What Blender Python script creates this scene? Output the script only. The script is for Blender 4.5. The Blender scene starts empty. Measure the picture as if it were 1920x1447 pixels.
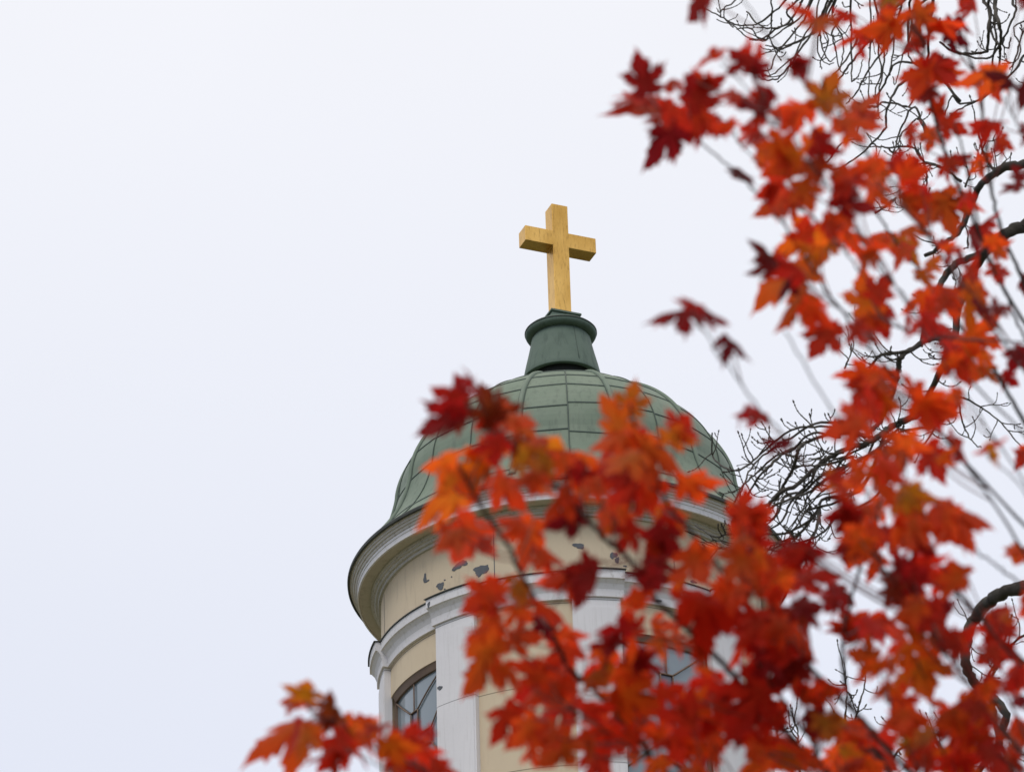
import bpy, bmesh, math, random
from mathutils import Vector, Matrix
random.seed(7)
R_ = math.radians
SC = bpy.context.scene
COL = SC.collection

# ------------------------------------------------------------------ camera
F = 7000.0                      # focal length in photo pixels (1920 wide)
CAM = Vector((0, 0, 1.6))
PITCH, ROLL = R_(30.0), R_(1.65)
ROT = (Matrix.Rotation(math.pi / 2 + PITCH, 3, 'X') @ Matrix.Rotation(-ROLL, 3, 'Z'))
cam_d = bpy.data.cameras.new("camera")
cam = bpy.data.objects.new("camera", cam_d)
COL.objects.link(cam)
cam.location = CAM
cam.rotation_euler = ROT.to_euler()
cam_d.sensor_width = 36.0
cam_d.lens = 36.0 * F / 1920.0
cam_d.clip_start = 0.05
cam_d.clip_end = 3000
cam_d.dof.use_dof = True
cam_d.dof.focus_distance = 59.0
cam_d.dof.aperture_fstop = 11.0
SC.camera = cam
CR, CU, CF = ROT @ Vector((1, 0, 0)), ROT @ Vector((0, 1, 0)), ROT @ Vector((0, 0, -1))

def ray(px, py):
    return (ROT @ Vector(((px - 960) / F, -(py - 723.5) / F, -1))).normalized()
def P(px, py, d):
    return CAM + ray(px, py) * d

# ------------------------------------------------------------------ world (overcast)
SUN_EL, SUN_AZ = R_(52), R_(205)
W = bpy.data.worlds.new("World"); SC.world = W; W.use_nodes = True
nt = W.node_tree; N = nt.nodes; L = nt.links
N.clear()
wo = N.new("ShaderNodeOutputWorld"); bg = N.new("ShaderNodeBackground"); bg.inputs[1].default_value = 0.1
sky = N.new("ShaderNodeTexSky"); sky.sky_type = 'NISHITA'; sky.sun_disc = False
sky.sun_elevation = SUN_EL; sky.sun_rotation = SUN_AZ; sky.dust_density = 4
hs = N.new("ShaderNodeHueSaturation"); hs.inputs["Saturation"].default_value = 0.15
tc = N.new("ShaderNodeTexCoord"); sx = N.new("ShaderNodeSeparateXYZ")
ma = N.new("ShaderNodeVectorMath"); ma.operation = 'MULTIPLY_ADD'
ma.inputs[1].default_value = (7.2, 5.6, 2.0); ma.inputs[2].default_value = (5.3, 6.35, 9.05)
cz = N.new("ShaderNodeClamp"); cz.inputs[1].default_value = 0.0
cx = N.new("ShaderNodeCombineXYZ")
nz = N.new("ShaderNodeTexNoise"); nz.inputs["Scale"].default_value = 5; nz.inputs["Detail"].default_value = 3
mr = N.new("ShaderNodeMapRange"); mr.inputs[3].default_value = 0.965; mr.inputs[4].default_value = 1.035
sc_ = N.new("ShaderNodeVectorMath"); sc_.operation = 'SCALE'
mx = N.new("ShaderNodeMix"); mx.data_type = 'RGBA'; mx.inputs[0].default_value = 0.08
L.new(tc.outputs["Generated"], sx.inputs[0]); L.new(sx.outputs[2], cz.inputs[0])
for i in range(3): L.new(cz.outputs[0], cx.inputs[i])
L.new(cx.outputs[0], ma.inputs[0])
L.new(tc.outputs["Generated"], nz.inputs["Vector"]); L.new(nz.outputs["Fac"], mr.inputs[0])
L.new(ma.outputs[0], sc_.inputs[0]); L.new(mr.outputs[0], sc_.inputs["Scale"])
L.new(sky.outputs[0], hs.inputs["Color"])
L.new(sc_.outputs[0], mx.inputs[6]); L.new(hs.outputs[0], mx.inputs[7])
L.new(mx.outputs[2], bg.inputs[0]); L.new(bg.outputs[0], wo.inputs[0])

sun_d = bpy.data.lights.new("sun", 'SUN'); sun_d.energy = 0.9; sun_d.angle = R_(25); sun_d.color = (1, .97, .93)
sun = bpy.data.objects.new("sun", sun_d); COL.objects.link(sun)
sdir = Vector((math.sin(SUN_AZ) * math.cos(SUN_EL), math.cos(SUN_AZ) * math.cos(SUN_EL), math.sin(SUN_EL)))
sun.rotation_euler = sdir.to_track_quat('Z', 'Y').to_euler()
sun.location = (0, 0, 60)

vs = SC.view_settings
vs.view_transform = 'Standard'; vs.look = 'None'; vs.exposure = 0.0; vs.gamma = 1
SC.cycles.use_denoising = True
SC.cycles.max_bounces = 8
SC.cycles.transparent_max_bounces = 8

# ------------------------------------------------------------------ helpers
def tag(o, label=None, cat=None, kind=None, group=None):
    for k, v in (("label", label), ("category", cat), ("kind", kind), ("group", group)):
        if v: o[k] = v
    return o
def empty(name, loc=(0, 0, 0)):
    o = bpy.data.objects.new(name, None); COL.objects.link(o); o.location = loc
    return o

class MB:
    """collects faces and links them as one mesh object"""
    def __init__(s): s.v = []; s.f = []; s.c = []; s.smooth = []; s.tail = None
    def add(s, vs, fs, col=None, smooth=True):
        b = len(s.v); s.v += [tuple(v) for v in vs]
        s.f += [tuple(b + i for i in f) for f in fs]
        s.smooth += [smooth] * len(fs)
        if col is not None: s.c += col
    def box(s, o, ax, ay, az, smooth=False):
        """box centred on o with half axes ax, ay, az"""
        vs = [o + ax * i + ay * j + az * k for i in (-1, 1) for j in (-1, 1) for k in (-1, 1)]
        s.add(vs, [(0, 1, 3, 2), (4, 6, 7, 5), (0, 4, 5, 1), (2, 3, 7, 6), (0, 2, 6, 4), (1, 5, 7, 3)], smooth=smooth)
    def tube(s, pts, rad, n=6, cap=True):
        pts = [Vector(p) for p in pts]; m = len(pts); vs = []
        t = (pts[1] - pts[0]).normalized()
        u = t.orthogonal().normalized()
        for i, p in enumerate(pts):
            t = (pts[min(i + 1, m - 1)] - pts[max(i - 1, 0)])
            t = t.normalized() if t.length > 1e-9 else Vector((0, 0, 1))
            u = (u - t * u.dot(t)).normalized(); w = t.cross(u)
            for k in range(n):
                a = 2 * math.pi * k / n
                vs.append(p + (u * math.cos(a) + w * math.sin(a)) * rad[i])
        fs = [(i * n + k, i * n + (k + 1) % n, (i + 1) * n + (k + 1) % n, (i + 1) * n + k) for i in range(m - 1) for k in range(n)]
        if cap:
            fs.append(tuple(range(n - 1, -1, -1))); fs.append(tuple((m - 1) * n + k for k in range(n)))
        s.add(vs, fs)
    def lathe(s, prof, a0=0.0, a1=360.0, n=96, smooth=False, cap=True, closed=False):
        """revolve (R, z) profile between two azimuths (degrees from the viewer-facing side)"""
        full = abs(a1 - a0 - 360) < 1e-6
        m = n if full else n + 1; k = len(prof); vs = []
        for i in range(m):
            a = R_(a0 + (a1 - a0) * i / n)
            vs += [(r * math.sin(a), -r * math.cos(a), z) for r, z in prof]
        fs = []
        for i in range(n):
            j = (i + 1) % m
            for q in range(k if closed else k - 1):
                r = (q + 1) % k
                fs.append((i * k + q, j * k + q, j * k + r, i * k + r))
        if not full and cap:
            fs.append(tuple(range(k))); fs.append(tuple((m - 1) * k + q for q in range(k - 1, -1, -1)))
        s.add(vs, fs, smooth=smooth)
    def build(s, name, mat, parent=None, loc=None):
        me = bpy.data.meshes.new(name); me.from_pydata(s.v, [], s.f); me.update()
        me.polygons.foreach_set("use_smooth", s.smooth)
        if s.c:
            at = me.attributes.new("tint", 'FLOAT_COLOR', 'POINT')
            at.data.foreach_set("color", [x for c in s.c for x in (*c, 1.0)])
        me.materials.append(mat)
        if s.tail:                                  # the last faces wear a second material
            me.materials.append(s.tail[1])
            for p in me.polygons[s.tail[0]:]: p.material_index = 1
        o = bpy.data.objects.new(name, me); COL.objects.link(o)
        if parent is not None: o.parent = parent
        if loc is not None: o.location = loc
        return o

def fix_normals(o):
    bm = bmesh.new(); bm.from_mesh(o.data); bmesh.ops.recalc_face_normals(bm, faces=bm.faces); bm.to_mesh(o.data); bm.free()
    return o

def spline(pts, k=6):
    """Catmull-Rom through Vectors"""
    pts = [Vector(p) for p in pts]
    if len(pts) < 3: return [pts[0].lerp(pts[-1], i / k) for i in range(k + 1)]
    out = []; q = [pts[0] * 2 - pts[1]] + pts + [pts[-1] * 2 - pts[-2]]
    for i in range(1, len(q) - 2):
        a, b, c, d = q[i - 1:i + 3]
        for j in range(k):
            t = j / k
            out.append(0.5 * ((2 * b) + (c - a) * t + (2 * a - 5 * b + 4 * c - d) * t * t + (3 * b - a - 3 * c + d) * t ** 3))
    out.append(pts[-1])
    return out

# ------------------------------------------------------------------ materials
def mat(name, base, rough=0.7, var=None, scale=6.0, stretch=(1, 1, 1), metal=0.0, spec=0.4, bump=0.0, bscale=30.0,
        stain=None, stain_amt=0.0, stain_scale=(1.5, 1.5, .25), joints=None, stain_lo=.52, stain_hi=.72):
    m = bpy.data.materials.new(name); m.use_nodes = True
    nt = m.node_tree; N = nt.nodes; L = nt.links
    b = N["Principled BSDF"]; b.inputs["Roughness"].default_value = rough; b.inputs["Metallic"].default_value = metal
    b.inputs["Specular IOR Level"].default_value = spec
    tc = N.new("ShaderNodeTexCoord")
    mp = N.new("ShaderNodeMapping"); mp.inputs["Scale"].default_value = stretch
    L.new(tc.outputs["Object"], mp.inputs[0])
    nz = N.new("ShaderNodeTexNoise"); nz.inputs["Scale"].default_value = scale; nz.inputs["Detail"].default_value = 6
    L.new(mp.outputs[0], nz.inputs["Vector"])
    mx = N.new("ShaderNodeMix"); mx.data_type = 'RGBA'
    mx.inputs[6].default_value = (*base, 1); mx.inputs[7].default_value = (*(var or base), 1)
    rr = N.new("ShaderNodeMapRange"); rr.inputs[1].default_value = .3; rr.inputs[2].default_value = .7
    L.new(nz.outputs["Fac"], rr.inputs[0]); L.new(rr.outputs[0], mx.inputs[0])
    cur = mx.outputs[2]
    if stain:
        mp2 = N.new("ShaderNodeMapping"); mp2.inputs["Scale"].default_value = stain_scale
        L.new(tc.outputs["Object"], mp2.inputs[0])
        n2 = N.new("ShaderNodeTexNoise"); n2.inputs["Scale"].default_value = 6; n2.inputs["Detail"].default_value = 8; n2.inputs["Roughness"].default_value = .65
        L.new(mp2.outputs[0], n2.inputs["Vector"])
        r2 = N.new("ShaderNodeMapRange"); r2.inputs[1].default_value = stain_lo; r2.inputs[2].default_value = stain_hi; r2.inputs[4].default_value = stain_amt
        L.new(n2.outputs["Fac"], r2.inputs[0])
        m2 = N.new("ShaderNodeMix"); m2.data_type = 'RGBA'; m2.inputs[7].default_value = (*stain, 1)
        L.new(r2.outputs[0], m2.inputs[0]); L.new(cur, m2.inputs[6]); cur = m2.outputs[2]
    if joints:                                      # horizontal render joints: (first z, spacing, width)
        z0, sp, wd = joints
        sp_ = N.new("ShaderNodeSeparateXYZ"); L.new(tc.outputs["Object"], sp_.inputs[0])
        def mth(op, a, c):
            q = N.new("ShaderNodeMath"); q.operation = op
            for i, x in enumerate((a, c)):
                if x is None: continue
                if isinstance(x, (int, float)): q.inputs[i].default_value = x
                else: L.new(x, q.inputs[i])
            return q.outputs[0]
        fr = mth('FRACT', mth('DIVIDE', mth('SUBTRACT', sp_.outputs[2], z0), sp), None)
        ln = mth('LESS_THAN', fr, wd / sp)
        m3 = N.new("ShaderNodeMix"); m3.data_type = 'RGBA'; m3.inputs[7].default_value = (*[x * .4 for x in base], 1)
        L.new(ln, m3.inputs[0]); L.new(cur, m3.inputs[6]); cur = m3.outputs[2]
    L.new(cur, b.inputs["Base Color"])
    if bump:
        n3 = N.new("ShaderNodeTexNoise"); n3.inputs["Scale"].default_value = bscale; n3.inputs["Detail"].default_value = 4
        L.new(mp.outputs[0], n3.inputs["Vector"])
        bp = N.new("ShaderNodeBump"); bp.inputs["Strength"].default_value = bump; bp.inputs["Distance"].default_value = 0.02
        L.new(n3.outputs["Fac"], bp.inputs["Height"]); L.new(bp.outputs[0], b.inputs["Normal"])
    return m

# ------------------------------------------------------------------ tower frame of reference
YT = 52.0
def axis_x(y): return 1043 + .037 * (y - 400)
def on_plane(px, py, yy):
    d = ray(px, py); return CAM + d * ((yy - CAM.y) / d.y)
XT = on_plane(axis_x(1090), 1090, YT).x
def zc(y): return on_plane(axis_x(y), y, YT).z          # height on the tower axis seen at photo row y
def hit(px, py, rad):
    """azimuth (deg) and height where the sight line meets the cylinder of that radius"""
    d = ray(px, py); ox, oy = CAM.x - XT, CAM.y - YT
    a = d.x * d.x + d.y * d.y; b = 2 * (ox * d.x + oy * d.y); c = ox * ox + oy * oy - rad * rad
    q = b * b - 4 * a * c
    t = (-b - math.sqrt(max(q, 0))) / (2 * a)
    return math.degrees(math.atan2(ox + d.x * t, -(oy + d.y * t))), CAM.z + d.z * t

M_GREEN = mat("painted sheet metal", (.142, .192, .136), .6, (.185, .232, .170), 1.8, bump=.22, bscale=3.5, stain=(.085, .115, .085), stain_amt=.65, stain_scale=(2, 2, .35))
M_DGREEN = mat("dark green sheet metal", (.098, .140, .108), .72, (.122, .168, .132), 2.5, stain=(.04, .065, .05), stain_amt=.6, bump=.16, bscale=5)
M_SEAM = mat("seam edge", (.055, .08, .062), .6, (.075, .105, .085), 8)
M_RIB = mat("rib roll", (.135, .185, .135), .6, (.175, .22, .165), 3, stain=(.07, .1, .08), stain_amt=.5)
M_FLASH = mat("dark flashing", (.035, .04, .035), .6, (.055, .06, .05), 6)
M_CREAM = mat("cream render", (.63, .515, .36), .85, (.67, .55, .39), 1.3, bump=.10, bscale=25, stain=(.45, .36, .25), stain_amt=.35, joints=(24.95, 1.3, .014))
M_FRIEZE = mat("cream frieze render", (.63, .515, .36), .85, (.67, .55, .39), 1.3, bump=.10, bscale=25, stain=(.44, .35, .25), stain_amt=.5)
M_WHITE = mat("white painted stone", (.72, .70, .705), .8, (.76, .74, .745), 1.5, bump=.10, bscale=20, stain=(.56, .54, .53), stain_amt=.45, stain_scale=(5, 5, .3), joints=(24.95, 1.3, .012))
M_TRIM = mat("white painted moulding", (.70, .68, .685), .8, (.75, .73, .735), 1.5, bump=.08, bscale=20, stain=(.43, .41, .38), stain_amt=.6, stain_scale=(3, 3, 1.5))
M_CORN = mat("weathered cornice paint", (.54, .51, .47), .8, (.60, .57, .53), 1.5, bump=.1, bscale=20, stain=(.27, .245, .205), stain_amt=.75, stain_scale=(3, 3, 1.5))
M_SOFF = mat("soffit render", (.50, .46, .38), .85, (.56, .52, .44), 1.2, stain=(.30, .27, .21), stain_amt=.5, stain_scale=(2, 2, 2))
M_GOLD = mat("gilded metal", (.60, .335, .07), .38, (.86, .53, .15), 1.5, (1.4, 1.4, .8), metal=.75, spec=.5, stain=(.22, .11, .03), stain_amt=.75, stain_scale=(7, 7, 1.1), stain_lo=.52, stain_hi=.74, bump=.12, bscale=12)
M_FRAME = mat("brown window frame", (.15, .10, .075), .6, (.20, .14, .10), 6)
M_DARK = mat("gap shade black", (.012, .013, .012), .8)
M_PATCH = mat("bare cement", (.105, .112, .125), .85, (.14, .148, .16), 10)
M_GLASS = mat("window glass", (.205, .25, .28), .08, (.23, .275, .305), .8, spec=.9)
M_PGLASS = mat("smoked window glass", (.12, .115, .15), .12, (.14, .13, .165), .8, spec=.6)
M_STONE = mat("tower base render", (.55, .45, .32), .85, (.62, .5, .36), 1.0, bump=.1)
M_GROUND = mat("park ground", (.075, .09, .04), .95, (.10, .10, .055), .5, stain=(.2, .08, .03), stain_amt=.4, stain_scale=(3, 3, 3))
M_BARK = mat("dark wet bark", (.040, .033, .027), .85, (.085, .073, .058), 9, bump=.5, bscale=40)
M_TWIG = mat("maple bark", (.030, .020, .018), .8, (.055, .038, .034), 30, bump=.2, bscale=80)

# leaf material: colour from the leaf's own pigment, lit through by the sky
M_LEAF = bpy.data.materials.new("maple leaf"); M_LEAF.use_nodes = True
_n = M_LEAF.node_tree.nodes; _l = M_LEAF.node_tree.links
_b = _n["Principled BSDF"]; _b.inputs["Roughness"].default_value = .5; _b.inputs["Specular IOR Level"].default_value = .25
_at = _n.new("ShaderNodeAttribute"); _at.attribute_name = "tint"
_tc = _n.new("ShaderNodeTexCoord"); _nz = _n.new("ShaderNodeTexNoise"); _nz.inputs["Scale"].default_value = 45; _nz.inputs["Detail"].default_value = 3
_l.new(_tc.outputs["Object"], _nz.inputs["Vector"])
_mr = _n.new("ShaderNodeMapRange"); _mr.inputs[3].default_value = .82; _mr.inputs[4].default_value = 1.15
_l.new(_nz.outputs["Fac"], _mr.inputs[0])
_sv = _n.new("ShaderNodeVectorMath"); _sv.operation = 'SCALE'
_l.new(_at.outputs["Color"], _sv.inputs[0]); _l.new(_mr.outputs[0], _sv.inputs["Scale"])
_tr = _n.new("ShaderNodeBsdfTranslucent"); _ms = _n.new("ShaderNodeMixShader"); _ms.inputs[0].default_value = .7
_l.new(_sv.outputs[0], _b.inputs["Base Color"]); _l.new(_sv.outputs[0], _tr.inputs["Color"])
_l.new(_b.outputs[0], _ms.inputs[1]); _l.new(_tr.outputs[0], _ms.inputs[2])
_l.new(_ms.outputs[0], _n["Material Output"].inputs["Surface"])

# ------------------------------------------------------------------ ground
g = MB()
n = 40; S = 900
g.add([(-S + 2 * S * i / n, -S + 2 * S * j / n, 0) for j in range(n + 1) for i in range(n + 1)],
      [(j * (n + 1) + i, j * (n + 1) + i + 1, (j + 1) * (n + 1) + i + 1, (j + 1) * (n + 1) + i) for j in range(n) for i in range(n)], smooth=False)
tag(g.build("ground", M_GROUND), kind="structure")

# ------------------------------------------------------------------ church tower
tower = empty("church_tower", (XT, YT, 0))
tag(tower, "round cream and white church tower with green domed roof and golden cross", "church tower")
Z0 = zc(1090)                  # gutter rim of the main cornice
ZB = 21.0                      # foot of the round drum
RW, RF = 2.885, 2.95           # wall and frieze radius
PIL = [-81.5, -36.6, 6.4, 50.0, 95.0, 139.0, 183.0, 227.0]
NEXT = PIL[1:] + [PIL[0] + 360]
PW = 6.9                       # half width of a pilaster, degrees
BAND = Z0 - 1.355              # top of the lower moulding
WALLTOP = BAND - .42
HEAD = hit(1262, 1198, RW)[1]  # window head
SILL = HEAD - 3.6

base = MB()
base.lathe([(4.6, .003), (4.6, ZB - .6), (4.75, ZB - .55), (4.75, ZB - .3), (3.1, ZB), (0, ZB)], n=64)
base.build("tower_base", M_STONE, tower)

# walls: plain bays run full height, window bays leave the opening out
for k, p in enumerate(PIL):
    a0, a1 = p + PW - 1.0, NEXT[k] - PW + 1.0
    w = MB()
    if k % 2:                 # plain bay
        w.lathe([(RW, ZB + .003), (RW, WALLTOP)], a0, a1, 16)
    else:
        w.lathe([(RW, HEAD), (RW, WALLTOP)], a0, a1, 24)
        w.lathe([(RW - .09, HEAD), (RW, HEAD)], a0, a1, 24)
        w.lathe([(RW, ZB + .003), (RW, SILL)], a0, a1, 24)
        w.lathe([(RW, SILL), (RW - .09, SILL)], a0, a1, 24)
        for a in (a0, a1):
            c, s_ = math.cos(R_(a)), math.sin(R_(a))
            w.add([(r * s_, -r * c, z) for r, z in ((RW, SILL), (RW - .09, SILL), (RW - .09, HEAD), (RW, HEAD))], [(0, 1, 2, 3)], smooth=False)
    w.build("wall_bay", M_CREAM, tower)
fz = MB(); fz.lathe([(RF, BAND - .02), (RF, Z0 - .42)], n=160)
frieze = fz.build("frieze", M_FRIEZE, tower)
for a in (-77, -23, 31, 85, 139, 193, 247):
    j = MB(); j.lathe([(RF + .001, BAND + .02), (RF + .004, BAND + .02), (RF + .004, Z0 - .46), (RF + .001, Z0 - .46)], a - .13, a + .13, 1)
    fz2 = j.build("panel_joint", M_PATCH, frieze)

for p in PIL:                 # pilasters
    q = MB()
    q.lathe([(RW - .02, ZB + .01), (RW + .10, ZB + .01), (RW + .10, WALLTOP - .004), (RW - .02, WALLTOP - .004)], p - PW, p + PW, 14)
    pil = q.build("pilaster", M_WHITE, tower)
    q = MB()
    q.lathe([(RW + .05, ZB + .02), (RW + .112, ZB + .02), (RW + .112, WALLTOP - .16), (RW + .05, WALLTOP - .16)], p - PW + .55, p + PW - .55, 14)
    q.build("face_panel", M_WHITE, pil)

# lower moulding with a projecting piece over every pilaster
def band_prof(e):
    return [(RW - .03, BAND), (RW + .165 + e, BAND - .03), (RW + .16 + e, BAND - .165), (RW + .135 + e, BAND - .17),
            (RW + .085 + e, BAND - .225), (RW + .06 + e, BAND - .29), (RW + .055 + e, BAND - .30), (RW + .05 + e, WALLTOP - .0), (RW - .03, WALLTOP - .0)]
b_ = MB(); b_.lathe(band_prof(0), n=160)
band = b_.build("band_moulding", M_TRIM, tower)
for p in PIL:
    q = MB(); q.lathe([(r, z + (.002 if i == 0 else -.002 if i == 8 else 0)) for i, (r, z) in enumerate(band_prof(.085))], p - PW - .9, p + PW + .9, 16)
    rs = q.build("capital", M_TRIM, tower)
    q = MB(); q.lathe([(RW, BAND + .004), (RW + .275, BAND - .027), (RW + .275, BAND - .012), (RW, BAND + .018)], p - PW - 1.2, p + PW + 1.2, 16, closed=True)
    q.build("flashing", M_FLASH, rs)
q = MB(); q.lathe([(RW, BAND + .002), (RW + .185, BAND - .029), (RW + .185, BAND - .014), (RW, BAND + .016)], n=160, closed=True)
q.build("flashing", M_FLASH, band)

# main cornice
c_ = MB()
c_.lathe([(3.45, Z0 - .012), (3.43, Z0 - .03), (3.425, Z0 - .055), (3.405, Z0 - .058), (3.40, Z0 - .09), (3.38, Z0 - .094), (3.37, Z0 - .125),
          (3.35, Z0 - .13), (3.34, Z0 - .165), (3.325, Z0 - .17)], n=200)
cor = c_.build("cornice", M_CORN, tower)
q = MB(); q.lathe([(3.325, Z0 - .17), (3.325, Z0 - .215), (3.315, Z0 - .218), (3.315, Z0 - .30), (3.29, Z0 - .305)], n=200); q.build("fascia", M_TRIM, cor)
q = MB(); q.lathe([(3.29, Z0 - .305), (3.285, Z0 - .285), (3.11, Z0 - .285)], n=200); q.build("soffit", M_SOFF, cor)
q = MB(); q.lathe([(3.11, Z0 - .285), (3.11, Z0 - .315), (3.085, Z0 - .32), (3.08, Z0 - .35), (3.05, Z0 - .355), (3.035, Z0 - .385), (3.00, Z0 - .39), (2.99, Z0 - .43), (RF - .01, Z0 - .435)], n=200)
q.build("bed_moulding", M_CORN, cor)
q = MB(); q.lathe([(3.40, Z0 + .02), (3.462, Z0 + .014), (3.472, Z0 - .006), (3.468, Z0 - .045), (3.445, Z0 - .052), (3.436, Z0 - .01), (3.40, Z0 - .006)], n=200, closed=True); q.build("gutter_edge", M_FLASH, cor)

# dome
DC = zc(950) - Z0              # centre height of the ellipsoid above the gutter
DA, DB = 2.69, 2.0
def dome_r(h):                 # h above the gutter rim
    if h >= DC:
        return DA * math.sqrt(max(0, 1 - ((h - DC) / DB) ** 1.7))
    t = 1 - h / DC             # skirt flares out to the gutter
    return DA + .27 * t + .47 * t ** 2.4
rows = [hit(1057, y, r)[1] - Z0 for y, r in ((867, 3.15), (802, 2.78), (755, 2.62), (718, 2.35), (700, 2.05))]
rings = sorted([max(.15, rows[0]), rows[1], rows[2], rows[3], rows[4], DC + DB * .80, DC + DB * .90])
prof = []
hs_ = [0.0] + rings + [DC + DB * .975]
for i in range(len(hs_) - 1):
    h0, h1 = hs_[i], hs_[i + 1]
    for k in range(6):
        t = k / 5
        h = h0 + (h1 - h0) * t
        # each course is almost flat and its lower edge laps proud of the one below
        r = dome_r(h)
        prof.append((r, Z0 + h + (.0 if k else .0)))
prof.append((0.3, Z0 + DC + DB * .99))
dm = MB(); dm.lathe(prof, n=120, smooth=False)
dome = dm.build("dome", M_GREEN, tower)
def meridian(az, off, h0=.02, h1=None, k=60):
    h1 = h1 or DC + DB * .955
    out = []
    for i in range(k + 1):
        h = h0 + (h1 - h0) * i / k
        r = dome_r(h) + off
        out.append(Vector((r * math.sin(R_(az)), -r * math.cos(R_(az)), Z0 + h + .3 * off)))
    return out
for az in (-64, -15.6, 16, 46, 76, 106, 136, 166, 196, 226, 256, 278):
    q = MB(); q.tube(meridian(az, .006, .25), [.04] * 61, 8)
    rib = q.build("rib", M_RIB, dome)
    q = MB()
    for s_ in (-.95, .95):
        q.tube(meridian(az + s_, .003, .25), [.009] * 61, 5)
    q.build("seam", M_SEAM, rib)
SEAMS = (-77, -50, -33, .5, 31, 61, 91, 121, 151, 181, 211, 241, 268)
for az in SEAMS:
    q = MB(); q.tube(meridian(az, .006, .04), [.011] * 61, 4); q.build("seam", M_SEAM, dome)
EDGES = sorted(SEAMS + (-64, -15.6, 16, 46, 76, 106, 136, 166, 196, 226, 256, 278))
rs_ = random.Random(21)
for h in rings:                # each sheet laps over the one below; neighbours never quite line up
    q = MB()
    for a0, a1 in zip(EDGES, EDGES[1:] + [EDGES[0] + 360]):
        o0 = rs_.uniform(-.03, .03); o1 = o0 + rs_.uniform(-.025, .025); n2 = max(2, int((a1 - a0) / 3)); vs = []; fs = []
        for i in range(n2 + 1):
            a = a0 + (a1 - a0) * i / n2; hh = h + o0 + (o1 - o0) * i / n2 - .012 * math.sin(math.pi * i / n2)
            hh = min(hh, DC + DB * .93); r = dome_r(hh)
            for rr_, zz in ((r - .004, hh + .022), (r + .013, hh + .002), (r + .012, hh - .008), (r - .002, hh - .009)):
                vs.append((rr_ * math.sin(R_(a)), -rr_ * math.cos(R_(a)), Z0 + zz))
        for i in range(n2):
            fs += [(4 * i + k, 4 * i + 4 + k, 4 * i + 5 + k, 4 * i + 1 + k) for k in range(3)]
        q.add(vs, fs, smooth=False)
    q.build("lap_seam", M_SEAM, dome)  # dark seam colour paints in the shadow line below each lap

# neck, collar, pedestal
ZN = Z0 + DC + DB             # crown of the dome
z_nb = zc(714) ; z_ct = zc(628)
nk = MB()
npf = [(.50, z_nb + .03), (.632, z_nb - .006), (.636, z_nb + .006), (.618, z_nb + .09), (.585, z_nb + .25), (.545, z_nb + .42), (.51, z_nb + .58), (.48, z_nb + .74), (.455, z_ct - .10), (.45, z_ct - .02)]
nk.lathe(npf, n=64, smooth=True)
neck = nk.build("neck", M_DGREEN, tower)
q = MB(); q.lathe([(.52, ZN - .25), (.52, z_nb + .05)], n=48); q.build("gap_shade_core", M_DARK, neck)  # near-black core paints in the shade of the gap under the neck
q = MB(); q.lathe([(.45, z_ct - .075), (.50, z_ct - .07), (.555, z_ct - .055), (.575, z_ct - .02), (.578, z_ct + .02), (.56, z_ct + .055), (.53, z_ct + .075), (.45, z_ct + .10), (0, z_ct + .17)], n=64, smooth=True)
collar = q.build("collar", M_DGREEN, neck)
q = MB(); q.lathe([(.579, z_ct + .012), (.588, z_ct + .016), (.588, z_ct + .028), (.579, z_ct + .032)], n=64, closed=True); q.build("collar_bead", M_FLASH, neck)
q = MB(); a = R_(26); 
vseam = [Vector((r * math.sin(a), -r * math.cos(a), z)) for r, z in npf[3:]]
q.tube(vseam, [.006] * len(vseam), 4); q.build("seam", M_SEAM, neck)

BETA = R_(22.7)
nrm = Vector((math.sin(BETA), -math.cos(BETA), 0)); arm = Vector((math.cos(BETA), math.sin(BETA), 0)); up = Vector((0, 0, 1))
HS = .142                      # half section of the cross
zb = on_plane(1037, 585, YT - .19).z; zt = on_plane(1032, 381, YT - .19).z; zab = on_plane(1036, 459, YT - .19).z
ped = MB()
rot = [(-1, 1), (1, 1), (1, -1), (-1, -1)]
def sq(h, z): return [arm * (i * h) + nrm * (j * h) + up * z for i, j in rot]
v = sq(.30, z_ct + .06) + sq(.235, zb - .05) + sq(.265, zb - .045) + sq(.262, zb - .012) + sq(.15, zb + .012)
ped.add(v, [(4 * r + i, 4 * r + (i + 1) % 4, 4 * r + 4 + (i + 1) % 4, 4 * r + 4 + i) for r in range(4) for i in range(4)] + [(16, 17, 18, 19)], smooth=False)
ped.build("pedestal", M_DGREEN, tower)
q = MB()
AH = .628
post0, post1 = zb - .02, zt
za0, za1 = zab, zab + 2 * HS
# one cruciform prism
out2 = [(-HS, post0), (HS, post0), (HS, za0), (AH, za0), (AH, za1), (HS, za1), (HS, post1), (-HS, post1), (-HS, za1), (-AH, za1), (-AH, za0), (-HS, za0)]
m = len(out2)
v = [arm * x + nrm * HS + up * z for x, z in out2] + [arm * x - nrm * HS + up * z for x, z in out2]
q.add(v, [tuple(range(m)), tuple(range(2 * m - 1, m - 1, -1))] + [(i, i + m, (i + 1) % m + m, (i + 1) % m) for i in range(m)], smooth=False)
cross = fix_normals(q.build("cross", M_GOLD, tower))
bv = cross.modifiers.new("edge", 'BEVEL'); bv.width = .008; bv.segments = 2; bv.limit_method = 'ANGLE'

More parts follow.
